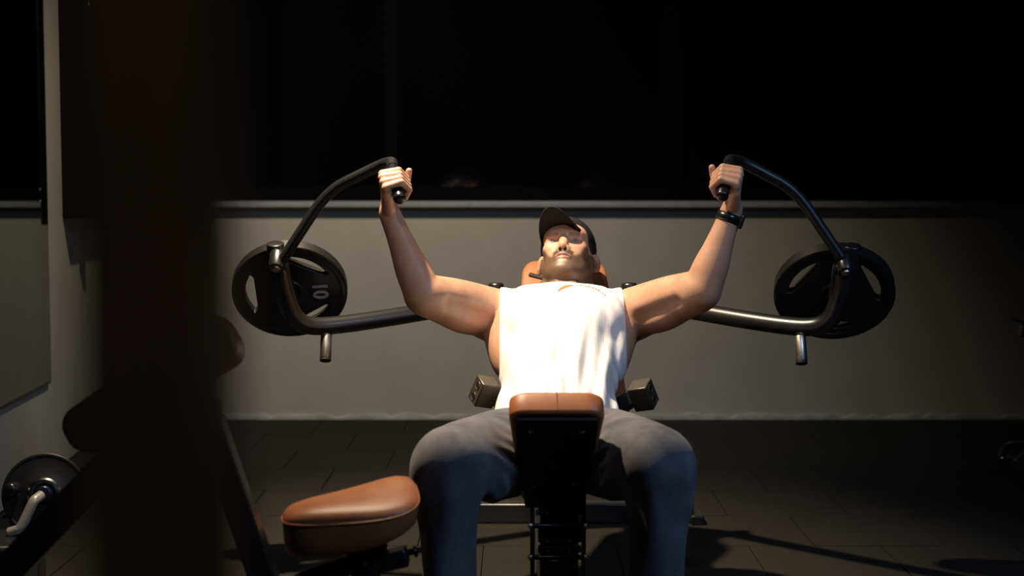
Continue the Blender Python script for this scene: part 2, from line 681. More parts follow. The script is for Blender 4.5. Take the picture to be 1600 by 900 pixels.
# back pad: tapering towards the head
rounded_pad('back_pad', T(0.042, 0.435, -0.172), (Vector((1, 0, 0)), t_ax, n_ax), (0.170, 0.390, 0.034), M['leather'], mach, taper=0.735, rnd=0.055)
tg = T(-0.034, 0.735, -0.1335)
bm = bmesh.new()
tv = (Vector((1, 0, 0)) - t_ax * 0.45).normalized()
box_bm(bm, tg, (tv, n_ax.cross(tv), n_ax), (0.034, 0.0065, 0.0015))
bm_obj('pad_tag', bm, M['matte_black'], mach)['label'] = 'short black strap'
beam('spine', T(0.012, -0.05, -0.245), T(0.012, 0.86, -0.245), 0.075, 0.06, M['black_metal'], mach)
# seat: nose raised between the thighs, underside to the front
s_ax = Vector((0, -0.70, 0.714)).normalized()      # from back up to the nose
s_n = Vector((0, 0.714, 0.70)).normalized()        # seat's upper face
nose = P(870, 627, 3.23)
SW = 0.112
sc = nose - s_ax * 0.19
rounded_pad('seat_pad', sc, (Vector((1, 0, 0)), s_ax, s_n), (0.078, 0.19, 0.030), M['leather'], mach, taper=SW / 0.078, rnd=0.03, dome=0.014)
bm = bmesh.new()
box_bm(bm, nose + s_n * 0.0 + s_ax * 0.0008, (Vector((1, 0, 0)), s_n, s_ax), (0.0012, 0.026, 0.0012))
bm_obj('seam', bm, M['stitch'], mach)
# tapered steel plate under the seat
bm = bmesh.new()
o_ = sc - s_n * 0.036
outl = [(-0.092, 0.172), (0.092, 0.172), (0.096, 0.15), (0.086, -0.02), (0.070, -0.19), (-0.070, -0.19), (-0.086, -0.02), (-0.096, 0.15)]
v1 = [bm.verts.new(o_ + Vector((x, 0, 0)) + s_ax * y + s_n * 0.005) for x, y in outl]
v2 = [bm.verts.new(o_ + Vector((x, 0, 0)) + s_ax * y - s_n * 0.005) for x, y in outl]
bm.faces.new(v1)
bm.faces.new(v2[::-1])
for k in range(len(outl)):
    bm.faces.new((v1[k], v2[k], v2[(k + 1) % len(outl)], v1[(k + 1) % len(outl)]))
bevelled(bm_obj('seat_plate', bm, M['matte_black'], mach), 0.002)
for (x, y) in ((-0.058, 0.128), (0.058, 0.128), (-0.05, -0.09), (0.05, -0.09)):
    q = o_ + Vector((x, 0, 0)) + s_ax * y - s_n * 0.005
    lathe('bolt', q, -s_n, [(0.0001, 0.004), (0.004, 0.004), (0.006, 0.002), (0.0065, 0.0)], M['steel'], mach, 12)
# front adjusting column: side rods, rungs, boxed centre
cy = 3.42
colx = P(872, 800, cy).x
ztop = 0.47
for px in (832, 912):
    x = P(px, 800, cy).x
    rod('side_rod', (x, cy, 0.0), (x, cy, ztop), 0.0058, M['black_metal'], mach, 10)
for py in (821, 870):
    z = P(872, py, cy).z
    xa, xb = P(829, py, cy).x, P(915, py, cy).x
    rod('rung', (xa, cy - 0.004, z), (xb, cy - 0.004, z), 0.0062, M['bluesteel'], mach, 12)
    for x in (xa, xb):
        lathe('cap_nut', (x, cy - 0.004, z), (1 if x > colx else -1, 0, 0), [(0.008, -0.004), (0.008, 0.003), (0.004, 0.007), (0.0001, 0.008)], M['steel'], mach, 10)
xl, xr = P(845, 800, cy).x, P(905, 800, cy).x
box('column', (xl, cy + 0.03, 0.0), (xr, cy + 0.10, 0.50), M['matte_black'], mach, 0.004)
for py0, py1 in ((775, 806), (826, 850), (856, 866)):
    z1, z0 = P(872, py0, cy).z, P(872, py1, cy).z
    box('clamp_block', (xl - 0.006, cy + 0.012, z0), (xr + 0.006, cy + 0.03, z1), M['matte_black'], mach, 0.003)
    for px in (855, 890):
        lathe('bolt', P(px, py1 - 4, cy + 0.012), (0, -1, 0), [(0.0035, 0), (0.003, 0.002), (0.0001, 0.003)], M['steel'], mach, 8)
box('front_plate', (P(857, 800, cy).x, cy + 0.012, 0.05), (P(887, 800, cy).x, cy + 0.03, P(872, 877, cy).z), M['bluesteel'], mach, 0.003)
for k in range(5):
    for px in (854, 890):
        lathe('bolt', (P(px, 800, cy).x, cy + 0.03, P(872, 878, cy).z - 0.015 * k), (0, -1, 0), [(0.0035, 0), (0.003, 0.012), (0.0001, 0.014)], M['steel'], mach, 8)
# base: long beam on the floor and the rear cross bar
beam('base_beam', (colx, 3.30, 0.034), (colx, 4.78, 0.034), 0.08, 0.066, M['black_metal'], mach)
xa, xb = P(736, 820, 4.76).x, P(1083, 820, 4.76).x
beam('rear_foot_bar', (xa, 4.78, 0.034), (xb, 4.78, 0.034), 0.064, 0.066, M['black_metal'], mach)
for x in (xa, xb):
    bm = bmesh.new()
    box_bm(bm, (x + (0.012 if x > 0.1 else -0.012), 4.775, 0.016), XYZ, (0.022, 0.05, 0.016))
    bevelled(bm_obj('rubber_foot', bm, M['grip'], mach), 0.004)
beam('front_foot_bar', (colx - 0.28, 3.28, 0.034), (colx + 0.28, 3.28, 0.034), 0.064, 0.066, M['black_metal'], mach)
# upright carrying the yoke behind the back pad
yoke = T(0.012, 0.80, -0.29)
beam('rear_upright', (colx, 4.74, 0.066), (yoke.x, 4.50, yoke.z + 0.02), 0.08, 0.07, M['black_metal'], mach)
pl, pr = P(775, 468, 4.46), P(983, 468, 4.40)
tube('yoke', [pl + Vector((0, 0.02, -0.06)), Vector((yoke.x, 4.52, yoke.z - 0.05)), pr + Vector((0, 0.02, -0.06))], 0.032, M['black_metal'], mach)
for q, px in ((pl, 775), (pr, 983)):
    rod('pivot_post', q + Vector((0, 0.0, -0.11)), Vector((q.x, q.y, P(px, 442, q.y).z)), 0.024, M['black_metal'], mach)

# stop brackets beside the hips
for sgn, pc, Y in ((-1, (757, 612), 3.74), (1, (1005, 617), 3.72)):
    c = P(pc[0], pc[1], Y)
    l = Vector((-0.30 * -sgn, -0.42, -0.85)).normalized()
    l = Vector((sgn * 0.36, 0.30, -0.87)).normalized()
    wv = Vector((-sgn * 0.86, 0.44, -0.12))
    wv = (wv - l * wv.dot(l)).normalized()
    dv = l.cross(wv).normalized()
    if dv.y < 0:
        dv = -dv
    bm = bmesh.new()
    box_bm(bm, c, (l, wv, dv), (0.035, 0.027, 0.026))
    br = bevelled(bm_obj('stop_bracket', bm, M['steel_dark'] if 'steel_dark' in M else M['black_metal'], mach), 0.003)
    for h in (-0.016, 0.017):
        q = c - wv * 0.0271 + l * h
        bm = bmesh.new()
        lathe_bm(bm, q, -wv, [(0.0085, 0.0), (0.0105, 0.0012), (0.0105, 0.0), (0.0085, -0.0005)], 20)
        bm_obj('hole_rim', bm, M['steel'], br)
        lathe('hole_dark_disc', q, -wv, [(0.0085, 0.0006), (0.0001, 0.0006)], M['matte_black'], br, 20)  # flat black disc stands in for the dark inside an opening
    beam('bracket_arm', c + wv * 0.02, T(0.012 + 0.03 * sgn, 0.16, -0.225), 0.045, 0.04, M['black_metal'], mach)


def make_plate_mesh():
    """10 kg tri-grip plate, front face towards +Z, radius 0.17."""
    cu = bpy.data.curves.new('plate_outline', 'CURVE')
    cu.dimensions = '2D'
    cu.fill_mode = 'BOTH'
    cu.extrude = 0.011
    cu.bevel_depth = 0.004
    cu.bevel_resolution = 2

    def poly(pts):
        s = cu.splines.new('POLY')
        s.points.add(len(pts) - 1)
        for p, (x, y) in zip(s.points, pts):
            p.co = (x, y, 0, 1)
        s.use_cyclic_u = True
    poly([(0.160 * math.cos(a), 0.160 * math.sin(a)) for a in np.linspace(0, 2 * math.pi, 72, endpoint=False)])
    for k in range(3):
        a0 = math.radians(90 + 120 * k)
        pts = []
        for a in np.linspace(-30, 30, 13):
            r = math.radians(a)
            pts.append((0.134 * math.cos(r), 0.134 * math.sin(r)))
        pts += [(0.117, 0.0745), (0.108, 0.0745), (0.100, 0.068), (0.096, 0.058), (0.096, -0.058), (0.100, -0.068), (0.108, -0.0745), (0.117, -0.0745)]
        poly([(x * math.cos(a0) - y * math.sin(a0), x * math.sin(a0) + y * math.cos(a0)) for x, y in pts])
    poly([(0.026 * math.cos(a), 0.026 * math.sin(a)) for a in np.linspace(0, 2 * math.pi, 28, endpoint=False)])
    ob = bpy.data.objects.new('tmp', cu)
    COL.objects.link(ob)
    dg = bpy.context.evaluated_depsgraph_get()
    me = bpy.data.meshes.new_from_object(ob.evaluated_get(dg))
    bpy.data.objects.remove(ob)
    bm = bmesh.new()
    bm.from_mesh(me)
    # raised outer rim and hub
    lathe_bm(bm, (0, 0, 0), (0, 0, 1), [(0.146, 0.010), (0.148, 0.017), (0.153, 0.020), (0.165, 0.020), (0.170, 0.016), (0.170, -0.016), (0.165, -0.020), (0.153, -0.020), (0.148, -0.017), (0.146, -0.010)], 72, ref=(0, 1, 0))
    out = bpy.data.meshes.new('weight_plate')
    bm.to_mesh(out)
    bm.free()
    for p in out.polygons:
        p.use_smooth = True
    out.set_sharp_from_angle(angle=math.radians(40))
    return out


def text_mesh(s, size, depth=0.0008):
    cu = bpy.data.curves.new('txt', 'FONT')
    cu.body = s
    cu.size = size
    cu.align_x = 'CENTER'
    cu.align_y = 'CENTER'
    cu.extrude = depth
    cu.offset = size * 0.022
    ob = bpy.data.objects.new('tmp', cu)
    COL.objects.link(ob)
    dg = bpy.context.evaluated_depsgraph_get()
    me = bpy.data.meshes.new_from_object(ob.evaluated_get(dg))
    bpy.data.objects.remove(ob)
    return me


plate_me = make_plate_mesh()
plate_me.materials.append(M['plate'])
num_me = text_mesh('10', 0.062)
num_me.materials.append(M['print_grey'])


def weight_plate(c, normal, spin, label):
    n = Vector(normal).normalized()
    x = Vector((1, 0, 0))
    x = (x - n * x.dot(n)).normalized()
    y = n.cross(x)
    rot = Matrix((x, y, n)).transposed() @ Matrix.Rotation(math.radians(spin), 3, 'Z')
    o = bpy.data.objects.new('weight_plate', plate_me)
    COL.objects.link(o)
    o.location = c
    o.rotation_euler = rot.to_euler()
    tag(o, label, 'weight plate', 'ten kilogram plates on the press arms')
    bm = bmesh.new()
    lathe_bm(bm, (0, 0, 0), (0, 0, 1), [(0.026, -0.016), (0.026, 0.017), (0.029, 0.020), (0.040, 0.020), (0.044, 0.014)], 32, ref=(0, 1, 0))
    hub = bm_obj('hub', bm, M['plate'], o, True, world=False)
    hub.data.set_sharp_from_angle(angle=math.radians(40))
    nm = bpy.data.objects.new('number', num_me)
    link(nm, o)
    nm.location = (0, -0.088, 0.0158)
    nm.rotation_euler = (0, 0, math.pi)
    nm['label'] = 'light grey number 10'
    return o


arms = {}


def lever(sgn, inner, arm_pts, boss, capp, handle, plate_c, plate_n, pegt):
    """One press arm with its handle, sleeve, stop peg and loading horn."""
    tube('press_arm', [inner] + arm_pts, 0.0265, M['black_metal'], mach, bend=0.45, seg=24, n=9)
    bdir = Vector((0.0, -0.62, -0.78)).normalized()
    rod('boss', boss - bdir * 0.045, boss + bdir * 0.012, 0.0225, M['black_metal'], mach)
    lathe('boss_bolt', boss + bdir * 0.012, bdir, [(0.0135, 0.0), (0.0125, 0.004), (0.008, 0.007), (0.0001, 0.008)], M['steel'], mach, 20)
    up = Vector((0.0, -0.30, 0.95)).normalized()
    rod('sleeve', capp - up * 0.085, capp, 0.0255, M['black_metal'], mach, rnd=0.12)
    tube('handle', handle[:-1], 0.0155, M['black_metal'], mach, bend=0.32, seg=20)
    a = handle[-2]
    b = handle[-1]
    rod('grip', a, b, 0.0165, M['grip'], mach, rnd=0.5)
    # stop peg hanging under the arm
    d = Vector((0, -0.35, -0.94)).normalized()
    rod('stop_peg', pegt, pegt + d * 0.075, 0.0165, M['steel'], mach, rnd=0.15)
    rod('peg_tip', pegt + d * 0.073, pegt + d * 0.083, 0.0168, M['matte_black'], mach)
    pn = Vector(plate_n).normalized()
    rod('loading_horn', plate_c + pn * 0.085, plate_c - pn * 0.10, 0.0245, M['black_metal'], mach)
    beam('horn_bracket', plate_c + pn * 0.06, boss - bdir * 0.02, 0.05, 0.03, M['black_metal'], mach)


GL0, GL1 = P(613, 262, 3.84), P(625, 313, 3.70)
GR0, GR1 = P(1138, 258, 3.80), P(1128, 309, 3.67)
pn_l = Vector((0.10, -0.82, -0.57))
pn_r = Vector((-0.12, -0.78, -0.60))
pc_l, pc_r = P(453, 452, 4.22), P(1303, 456, 4.06)
lever(-1, pl + Vector((0.0, -0.01, 0.0)), [P(521, 511, 4.16), P(462, 508, 4.10), P(438, 440, 4.08), P(436, 412, 4.08)],
      P(432, 415, 4.045), P(430, 380, 4.09),
      [P(440, 408, 4.05), P(512, 298, 4.02), P(598, 256, 3.97), P(613, 253, 3.90), GL0, GL1], pc_l, pn_l, P(510, 522, 4.14))
lever(1, pr + Vector((0.0, -0.01, 0.0)), [P(1240, 513, 4.02), P(1298, 508, 3.96), P(1318, 445, 3.93), P(1320, 415, 3.93)],
      P(1321, 421, 3.90), P(1332, 383, 3.96),
      [P(1314, 402, 3.91), P(1243, 297, 3.92), P(1158, 252, 3.90), P(1140, 249, 3.86), GR0, GR1], pc_r, pn_r, P(1250, 525, 4.0))
weight_plate(pc_l, pn_l, 90, 'black slotted weight plate with its whole number 10 showing, turned sideways')
weight_plate(pc_r, pn_r, 180, 'black slotted plate in shadow, its number half hidden by the handle')

# ------------------------------------------------------------------ person
SK = bpy.data.materials.new('skin')
SK.use_nodes = True
nt = SK.node_tree
b = nt.nodes['Principled BSDF']
tc = nt.nodes.new('ShaderNodeTexCoord')


def noise(nt, tc, scale, detail=3):
    n = nt.nodes.new('ShaderNodeTexNoise')
    n.inputs['Scale'].default_value = scale
    n.inputs['Detail'].default_value = detail
    nt.links.new(tc.outputs['Object'], n.inputs['Vector'])
    return n


def ramp(nt, src, p0, c0, p1, c1):
    r = nt.nodes.new('ShaderNodeValToRGB')
    r.color_ramp.elements[0].position = p0
    r.color_ramp.elements[0].color = c0
    r.color_ramp.elements[1].position = p1
    r.color_ramp.elements[1].color = c1
    nt.links.new(src, r.inputs['Fac'])
    return r


n1 = noise(nt, tc, 28)
sk = ramp(nt, n1.outputs['Fac'], 0.3, (0.50, 0.265, 0.165, 1), 0.7, (0.58, 0.33, 0.215, 1))
at = nt.nodes.new('ShaderNodeAttribute')
at.attribute_name = 'mask'
sep = nt.nodes.new('ShaderNodeSeparateColor')
nt.links.new(at.outputs['Color'], sep.inputs['Color'])
n2 = noise(nt, tc, 800, 2)
hair = ramp(nt, n2.outputs['Fac'], 0.38, (0.012, 0.009, 0.006, 1), 0.70, (0.19, 0.125, 0.075, 1))
mx = nt.nodes.new('ShaderNodeMix')
mx.data_type = 'RGBA'
nt.links.new(sep.outputs['Red'], mx.inputs[0])
nt.links.new(sk.outputs['Color'], mx.inputs[6])
nt.links.new(hair.outputs['Color'], mx.inputs[7])
mx2 = nt.nodes.new('ShaderNodeMix')
mx2.data_type = 'RGBA'
nt.links.new(sep.outputs['Green'], mx2.inputs[0])
nt.links.new(mx.outputs[2], mx2.inputs[6])
mx2.inputs[7].default_value = (0.36, 0.14, 0.105, 1)
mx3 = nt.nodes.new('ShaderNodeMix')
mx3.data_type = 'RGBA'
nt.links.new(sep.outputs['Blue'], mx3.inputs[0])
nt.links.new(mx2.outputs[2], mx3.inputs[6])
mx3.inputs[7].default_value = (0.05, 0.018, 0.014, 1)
nt.links.new(mx3.outputs[2], b.inputs['Base Color'])
b.inputs['Roughness'].default_value = 0.48
b.inputs['Subsurface Weight'].default_value = 0.12
b.inputs['Subsurface Radius'].default_value = (0.012, 0.005, 0.003)
b.inputs['Subsurface Scale'].default_value = 0.6
n3 = noise(nt, tc, 240)
bp_ = nt.nodes.new('ShaderNodeBump')
bp_.inputs['Strength'].default_value = 0.10
bp_.inputs['Distance'].default_value = 0.004
nt.links.new(n3.outputs['Fac'], bp_.inputs['Height'])
nt.links.new(bp_.outputs['Normal'], b.inputs['Normal'])

# head frame: face looks up about 40 degrees, turned a little
HC = P(887, 402, 4.19)
tilt = math.radians(40)
hf = Vector((0, -math.cos(tilt), math.sin(tilt)))
hu = Vector((0, math.sin(tilt), math.cos(tilt)))
hx = Vector((1, 0, 0))
yaw = Matrix.Rotation(math.radians(-9), 3, hu)
hf = yaw @ hf
hx = yaw @ hx
roll = Matrix.Rotation(math.radians(-3), 3, hf)
hx = roll @ hx
hu = roll @ hu
HR = (hx, hf, hu)


def H(x, y, z):
    return HC + hx * x + hf * y + hu * z


body = Field(axis_coords(-0.40, 0.66, [(-0.37, -0.245), (0.055, 0.275), (0.50, 0.63)], 0.0052, 0.0023),
             axis_coords(3.46, 4.34, [(3.64, 3.87), (4.02, 4.33)], 0.0052, 0.0026),
             axis_coords(0.42, 1.24, [(0.79, 1.03), (1.03, 1.22)], 0.0052, 0.0024))
TR = (Vector((1, 0, 0)), t_ax, n_ax)


def torso(f, g=0.0, skin=True):
    f.ellipsoid(T(0.0, 0.0, 0.0), TR, (0.150 + g, 0.13 + g, 0.105 + g), 0.04)
    f.ellipsoid(T(0.004, 0.16, 0.0), TR, (0.142 + g, 0.17, 0.100 + g), 0.05)
    f.ellipsoid(T(0.018, 0.33, -0.012), TR, (0.150 + g, 0.19, 0.112 + g), 0.05)
    for s in (-1, 1):
        f.ellipsoid(T(0.020 + s * 0.074, 0.36, 0.052), TR, (0.078 + g, 0.075 + g, 0.040 + g), 0.035)
        f.ellipsoid(T(0.014 + s * 0.148, 0.345, -0.030), TR, (0.052 + g * 0.4, 0.14, 0.070), 0.04)
    f.capsule(T(0.022 - 0.13, 0.468, -0.038), T(0.022 + 0.13, 0.468, -0.038), 0.046 + g * 0.6, 0.048 + g * 0.6, 0.04)


torso(body)
# neck and trapezius
body.capsule(H(0, -0.020, -0.05), T(0.026, 0.49, -0.03), 0.047, 0.057, 0.022)
for s in (-1, 1):
    body.capsule(H(s * 0.03, -0.03, -0.07), T(0.022 + s * 0.11, 0.475, -0.04), 0.034, 0.034, 0.035)
    body.capsule(H(s * 0.050, -0.015, -0.050), T(0.026 + s * 0.016, 0.49, 0.025), 0.012, 0.011, 0.015)
# head
body.ellipsoid(H(0, -0.010, 0.030), HR, (0.072, 0.096, 0.086), 0.02)
body.ellipsoid(H(0, 0.030, -0.030), HR, (0.060, 0.062, 0.082), 0.025)
body.ellipsoid(H(0, 0.060, 0.030), HR, (0.060, 0.034, 0.034), 0.03)
for s in (-1, 1):
    body.limb([H(s * 0.056, -0.002, -0.016), H(s * 0.052, 0.004, -0.048), H(s * 0.030, 0.054, -0.094), H(s * 0.008, 0.078, -0.106)], [0.014, 0.014, 0.015, 0.016], 0.022)
    body.ellipsoid(H(s * 0.041, 0.058, -0.020), HR, (0.023, 0.023, 0.020), 0.022)
    body.ellipsoid(H(s * 0.034, 0.046, -0.064), HR, (0.020, 0.03, 0.028), 0.022)
body.ellipsoid(H(0, 0.080, -0.103), HR, (0.028, 0.021, 0.020), 0.02)
body.capsule(H(-0.036, 0.080, 0.018), H(0.036, 0.080, 0.018), 0.014, 0.014, 0.016)
for s in (-1, 1):
    body.ellipsoid(H(s * 0.033, 0.096, -0.001), HR, (0.020, 0.014, 0.012), 0.012, 's')
    # eyelids
    body.capsule(H(s * 0.021, 0.080, 0.0065), H(s * 0.045, 0.076, 0.005), 0.0065, 0.0055, 0.004)
    body.capsule(H(s * 0.021, 0.078, -0.0085), H(s * 0.044, 0.075, -0.0075), 0.0060, 0.0055, 0.004)
body.limb([H(0, 0.083, 0.014), H(0, 0.091, -0.008), H(0, 0.102, -0.032)], [0.0078, 0.0072, 0.0092], 0.010)
body.ellipsoid(H(0, 0.1035, -0.034), HR, (0.0108, 0.011, 0.0098), 0.006)
for s in (-1, 1):
    body.ellipsoid(H(s * 0.0120, 0.094, -0.038), HR, (0.0070, 0.0105, 0.0080), 0.005)
# mouth
body.ellipsoid(H(0, 0.078, -0.066), HR, (0.034, 0.024, 0.030), 0.02)
body.limb([H(-0.025, 0.090, -0.066), H(-0.010, 0.100, -0.0615), H(0, 0.101, -0.063), H(0.010, 0.100, -0.0615), H(0.025, 0.090, -0.066)], [0.002, 0.0044, 0.0042, 0.0044, 0.002], 0.005, 4)
body.limb([H(-0.022, 0.090, -0.0695), H(0, 0.0985, -0.0765), H(0.022, 0.090, -0.0695)], [0.002, 0.0058, 0.002], 0.005, 4)
for s in (-1, 1):
    body.ellipsoid(H(s * 0.0070, 0.098, -0.0455), HR, (0.0046, 0.0085, 0.0080), 0.002, 's')
# ears
for s in (-1, 1):
    ea = Matrix.Rotation(math.radians(s * -38), 3, hu)
    er = (ea @ hx, ea @ hf, hu)
    body.ellipsoid(H(s * 0.081, -0.010, -0.020), er, (0.0075, 0.021, 0.033), 0.005)
    body.ellipsoid(H(s * 0.0865, -0.001, -0.018), er, (0.0075, 0.0125, 0.022), 0.003, 's')
    body.ellipsoid(H(s * 0.072, 0.000, -0.043), HR, (0.006, 0.008, 0.010), 0.006)


# arms and hands
def hand(B0, B1, sgn):
    B0, B1 = Vector(B0), Vector(B1)
    a = (B1 - B0).normalized()
    G = B1 - a * 0.068
    up = Vector((0, 0, 1))
    v = (up - a * up.dot(a)).normalized()
    u = v.cross(a).normalized()
    if u.x * sgn < 0:
        u = -u

    def Q(U, V, A_):
        return G + u * U + v * V + a * A_
    wr = Q(0.016, -0.078, -0.004)
    As = (-0.031, -0.0105, 0.0105, 0.0305)
    mc = ((0.036, 0.021), (0.039, 0.0225), (0.038, 0.020), (0.034, 0.016))
    sc_ = (1.0, 1.0, 0.98, 0.92)
    # palm
    for A_, m_ in zip(As, mc):
        body.capsule(wr + a * (A_ * 0.45), Q(m_[0] - 0.003, m_[1] - 0.006, A_), 0.0145, 0.0122, 0.010)
    body.capsule(Q(0.012, -0.058, -0.018), Q(0.004, -0.036, -0.036), 0.019, 0.0135, 0.012)
    body.capsule(Q(0.020, -0.055, 0.018), Q(0.029, -0.012, 0.030), 0.016, 0.012, 0.012)
    # fingers over the bar
    for A_, m_, q in zip(As, mc, sc_):
        r = 0.0097 * q
        p0 = Q(m_[0], m_[1], A_)
        p1 = Q(-0.006, 0.0315 * (0.97 + 0.03 * q), A_ * 0.97)
        p2 = Q(-0.0285, 0.0085, A_ * 0.95)
        p3 = Q(-0.0205, -0.0175, A_ * 0.93)
        body.capsule(p0, p1, r * 1.16, r * 1.02, 0.0035)
        body.capsule(p1, p2, r * 1.04, r * 0.95, 0.0025)
        body.capsule(p2, p3, r * 0.95, r * 0.84, 0.0025)
    # thumb
    body.capsule(Q(0.006, -0.052, -0.030), Q(-0.020, -0.029, -0.047), 0.0155, 0.0125, 0.008)
    body.capsule(Q(-0.020, -0.029, -0.047), Q(-0.034, -0.004, -0.049), 0.0120, 0.0108, 0.003)
    body.capsule(Q(-0.034, -0.004, -0.049), Q(-0.037, 0.021, -0.046), 0.0108, 0.0088, 0.003)
    return wr, (u, v, a), G


def arm(S, E, wr, fr, sgn):
    S, E, wr = Vector(S), Vector(E), Vector(wr)
    # upper arm: deltoid, biceps, triceps
    d = (E - S)
    body.limb([S, S + d * 0.3, S + d * 0.62, S + d * 0.88, E], [0.062, 0.063, 0.0590, 0.049, 0.044], 0.02)
    ax, u, w_ = frame_from(d, (0, 0, 1))
    RR = (ax, u, w_)
    fwd = Vector((0, -1, 0))
    f_ = (fwd - ax * fwd.dot(ax)).normalized()
    body.ellipsoid(S + d * 0.60 + u * 0.022 + f_ * 0.022, RR, (0.080, 0.043, 0.042), 0.010)   # biceps
    body.ellipsoid(S + d * 0.48 - u * 0.027 + f_ * 0.012, RR, (0.105, 0.046, 0.046), 0.012)   # triceps
    body.ellipsoid(S + d * 0.10 + u * 0.006, RR, (0.068, 0.058, 0.062), 0.02)     # deltoid
    body.capsule(S + d * 0.40 + f_ * 0.076 - u * 0.004, S + d * 0.84 + f_ * 0.064 + u * 0.002, 0.006, 0.004, 0.034, 's')   # groove between biceps and triceps
    # forearm
    g = wr - E
    ax2, u2, w2 = frame_from(g, (sgn, 0, 0))
    body.limb([E, E + g * 0.22, E + g * 0.5, E + g * 0.78, wr], [0.041, 0.041, 0.034, 0.0265, 0.0240], 0.012)
    body.ellipsoid(E + g * 0.20 - u2 * 0.012, (ax2, u2, w2), (0.072, 0.034, 0.036), 0.012)     # brachioradialis, inner side
    body.ellipsoid(E + g * 0.26 + u2 * 0.010, (ax2, u2, w2), (0.075, 0.031, 0.034), 0.012)
    body.ellipsoid(E + (S - E).normalized() * -0.012 - g.normalized() * 0.018, (ax2, u2, w2), (0.024, 0.026, 0.026), 0.02)  # elbow point
    # armpit fold to the chest
    armpit(body, S, E, sgn, 0.0)


def armpit(f, S, E, sgn, g):
    S, E = Vector(S), Vector(E)
    d = E - S
    f.capsule(S + d * 0.12 - Vector((0, 0, 0.026)), T(0.018 + sgn * 0.140, 0.30, -0.02), 0.034 + g, 0.034 + g, 0.04)
    f.capsule(S + d * 0.06 - Vector((0, 0, 0.0)), T(0.018 + sgn * 0.10, 0.40, 0.035), 0.036 + g, 0.036 + g, 0.04)
    if g:
        f.capsule(S, S + d * 0.2, 0.060 + g, 0.060 + g, 0.03)


wl_, frl, GLc = hand(GL0, GL1, -1)
arm(P(778, 493, 4.03), P(660, 460, 3.79), wl_, frl, -1)
wr_, frr, GRc = hand(GR0, GR1, 1)
arm(P(980, 493, 4.02), P(1098, 453, 3.76), wr_, frr, 1)

me, V = body.mesh('person', 1)
# beard, brow and lip masks in the head's own frame
rel = V - np.array(HC)
hxv, hfv, huv = (rel @ np.array(hx)), (rel @ np.array(hf)), (rel @ np.array(hu))


def sstep(a, b_, x):
    t = np.clip((x - a) / (b_ - a), 0, 1)
    return t * t * (3 - 2 * t)


ax_ = np.abs(hxv)
cheek = -0.060 + 0.040 * sstep(0.032, 0.066, ax_) + 0.012 * sstep(0.055, 0.075, ax_)       # upper beard line
beard = sstep(cheek + 0.008, cheek - 0.010, huv) * sstep(-0.030, 0.004, hfv) * sstep(-0.168, -0.135, huv)
mous = sstep(0.036, 0.026, ax_) * sstep(-0.044, -0.051, huv) * sstep(0.05, 0.07, hfv) * sstep(-0.10, -0.085, huv)
beard = np.maximum(beard * 0.90, mous * 1.0)
lipz = 0.8 * sstep(0.0265, 0.019, ax_) * sstep(-0.0605 - 7.0 * ax_ ** 2, -0.0630 - 7.0 * ax_ ** 2, huv) * sstep(-0.0800 + 14 * ax_ ** 2, -0.0770 + 14 * ax_ ** 2, huv) * sstep(0.07, 0.085, hfv)
chin_gap = sstep(0.016, 0.008, ax_) * sstep(-0.081, -0.084, huv) * sstep(-0.096, -0.090, huv) * sstep(0.07, 0.08, hfv)
beard = beard * (1 - lipz) * (1 - 0.6 * chin_gap)
brow = sstep(0.0060, 0.0030, np.abs(huv - 0.0140 + 3.0 * (ax_ - 0.033) ** 2)) * sstep(0.012, 0.017, ax_) * sstep(0.052, 0.044, ax_) * sstep(0.05, 0.07, hfv)
beard = np.maximum(beard, brow * 0.65)
near = (np.abs(rel).max(1) < 0.22)
beard = beard * near
lipz = lipz * near
ca = me.color_attributes.new('mask', 'FLOAT_COLOR', 'POINT')
arr = np.zeros((len(me.vertices), 4), dtype=np.float32)
arr[:, 0] = beard
arr[:, 1] = lipz
arr[:, 2] = near * sstep(0.0028, 0.0012, np.abs(huv + 0.0690 + 5.0 * ax_ ** 2)) * sstep(0.026, 0.022, ax_) * sstep(0.07, 0.085, hfv)  # dark line painted between the lips for the shade of the mouth groove
arr[:, 3] = 1
ca.data.foreach_set('color', arr.ravel())
person = mesh_obj('person', me, SK)
tag(person, 'person in white sleeveless top and black cap, lying back, gripping both press handles', 'person')

# eyes
eyem = bpy.data.materials.new('eye')
eyem.use_nodes = True
en = eyem.node_tree
eb = en.nodes['Principled BSDF']
etc = en.nodes.new('ShaderNodeTexCoord')
sp = en.nodes.new('ShaderNodeSeparateXYZ')
en.links.new(etc.outputs['Object'], sp.inputs[0])
er_ = ramp(en, sp.outputs['Z'], 0.0, (0.22, 0.21, 0.21, 1), 1.0, (0.006, 0.006, 0.008, 1))
er_.color_ramp.interpolation = 'CONSTANT'
e1 = er_.color_ramp.elements.new(0.0089)
e1.color = (0.020, 0.024, 0.030, 1)
er_.color_ramp.elements[2].position = 0.0107
en.links.new(er_.outputs['Color'], eb.inputs['Base Color'])
eb.inputs['Roughness'].default_value = 0.06
gaze = (hf - hu * 0.62 - hx * 0.08).normalized()
for s in (-1, 1):
    bm = bmesh.new()
    bmesh.ops.create_uvsphere(bm, u_segments=28, v_segments=20, radius=0.0112)
    e = bm_obj('eyeball', bm, eyem, person, True, world=False)
    e.location = H(s * 0.033, 0.0735, -0.001)
    e.rotation_euler = gaze.to_track_quat('Z', 'Y').to_euler()

# cap
cf = Field(*[np.arange(HC[i] - 0.155, HC[i] + 0.155, 0.0026) for i in range(3)])
cf.ellipsoid(H(0, -0.012, 0.036), HR, (0.0830, 0.1055, 0.095), 0.01)
hn = [np.array(q) for q in (hx, hf, hu)]


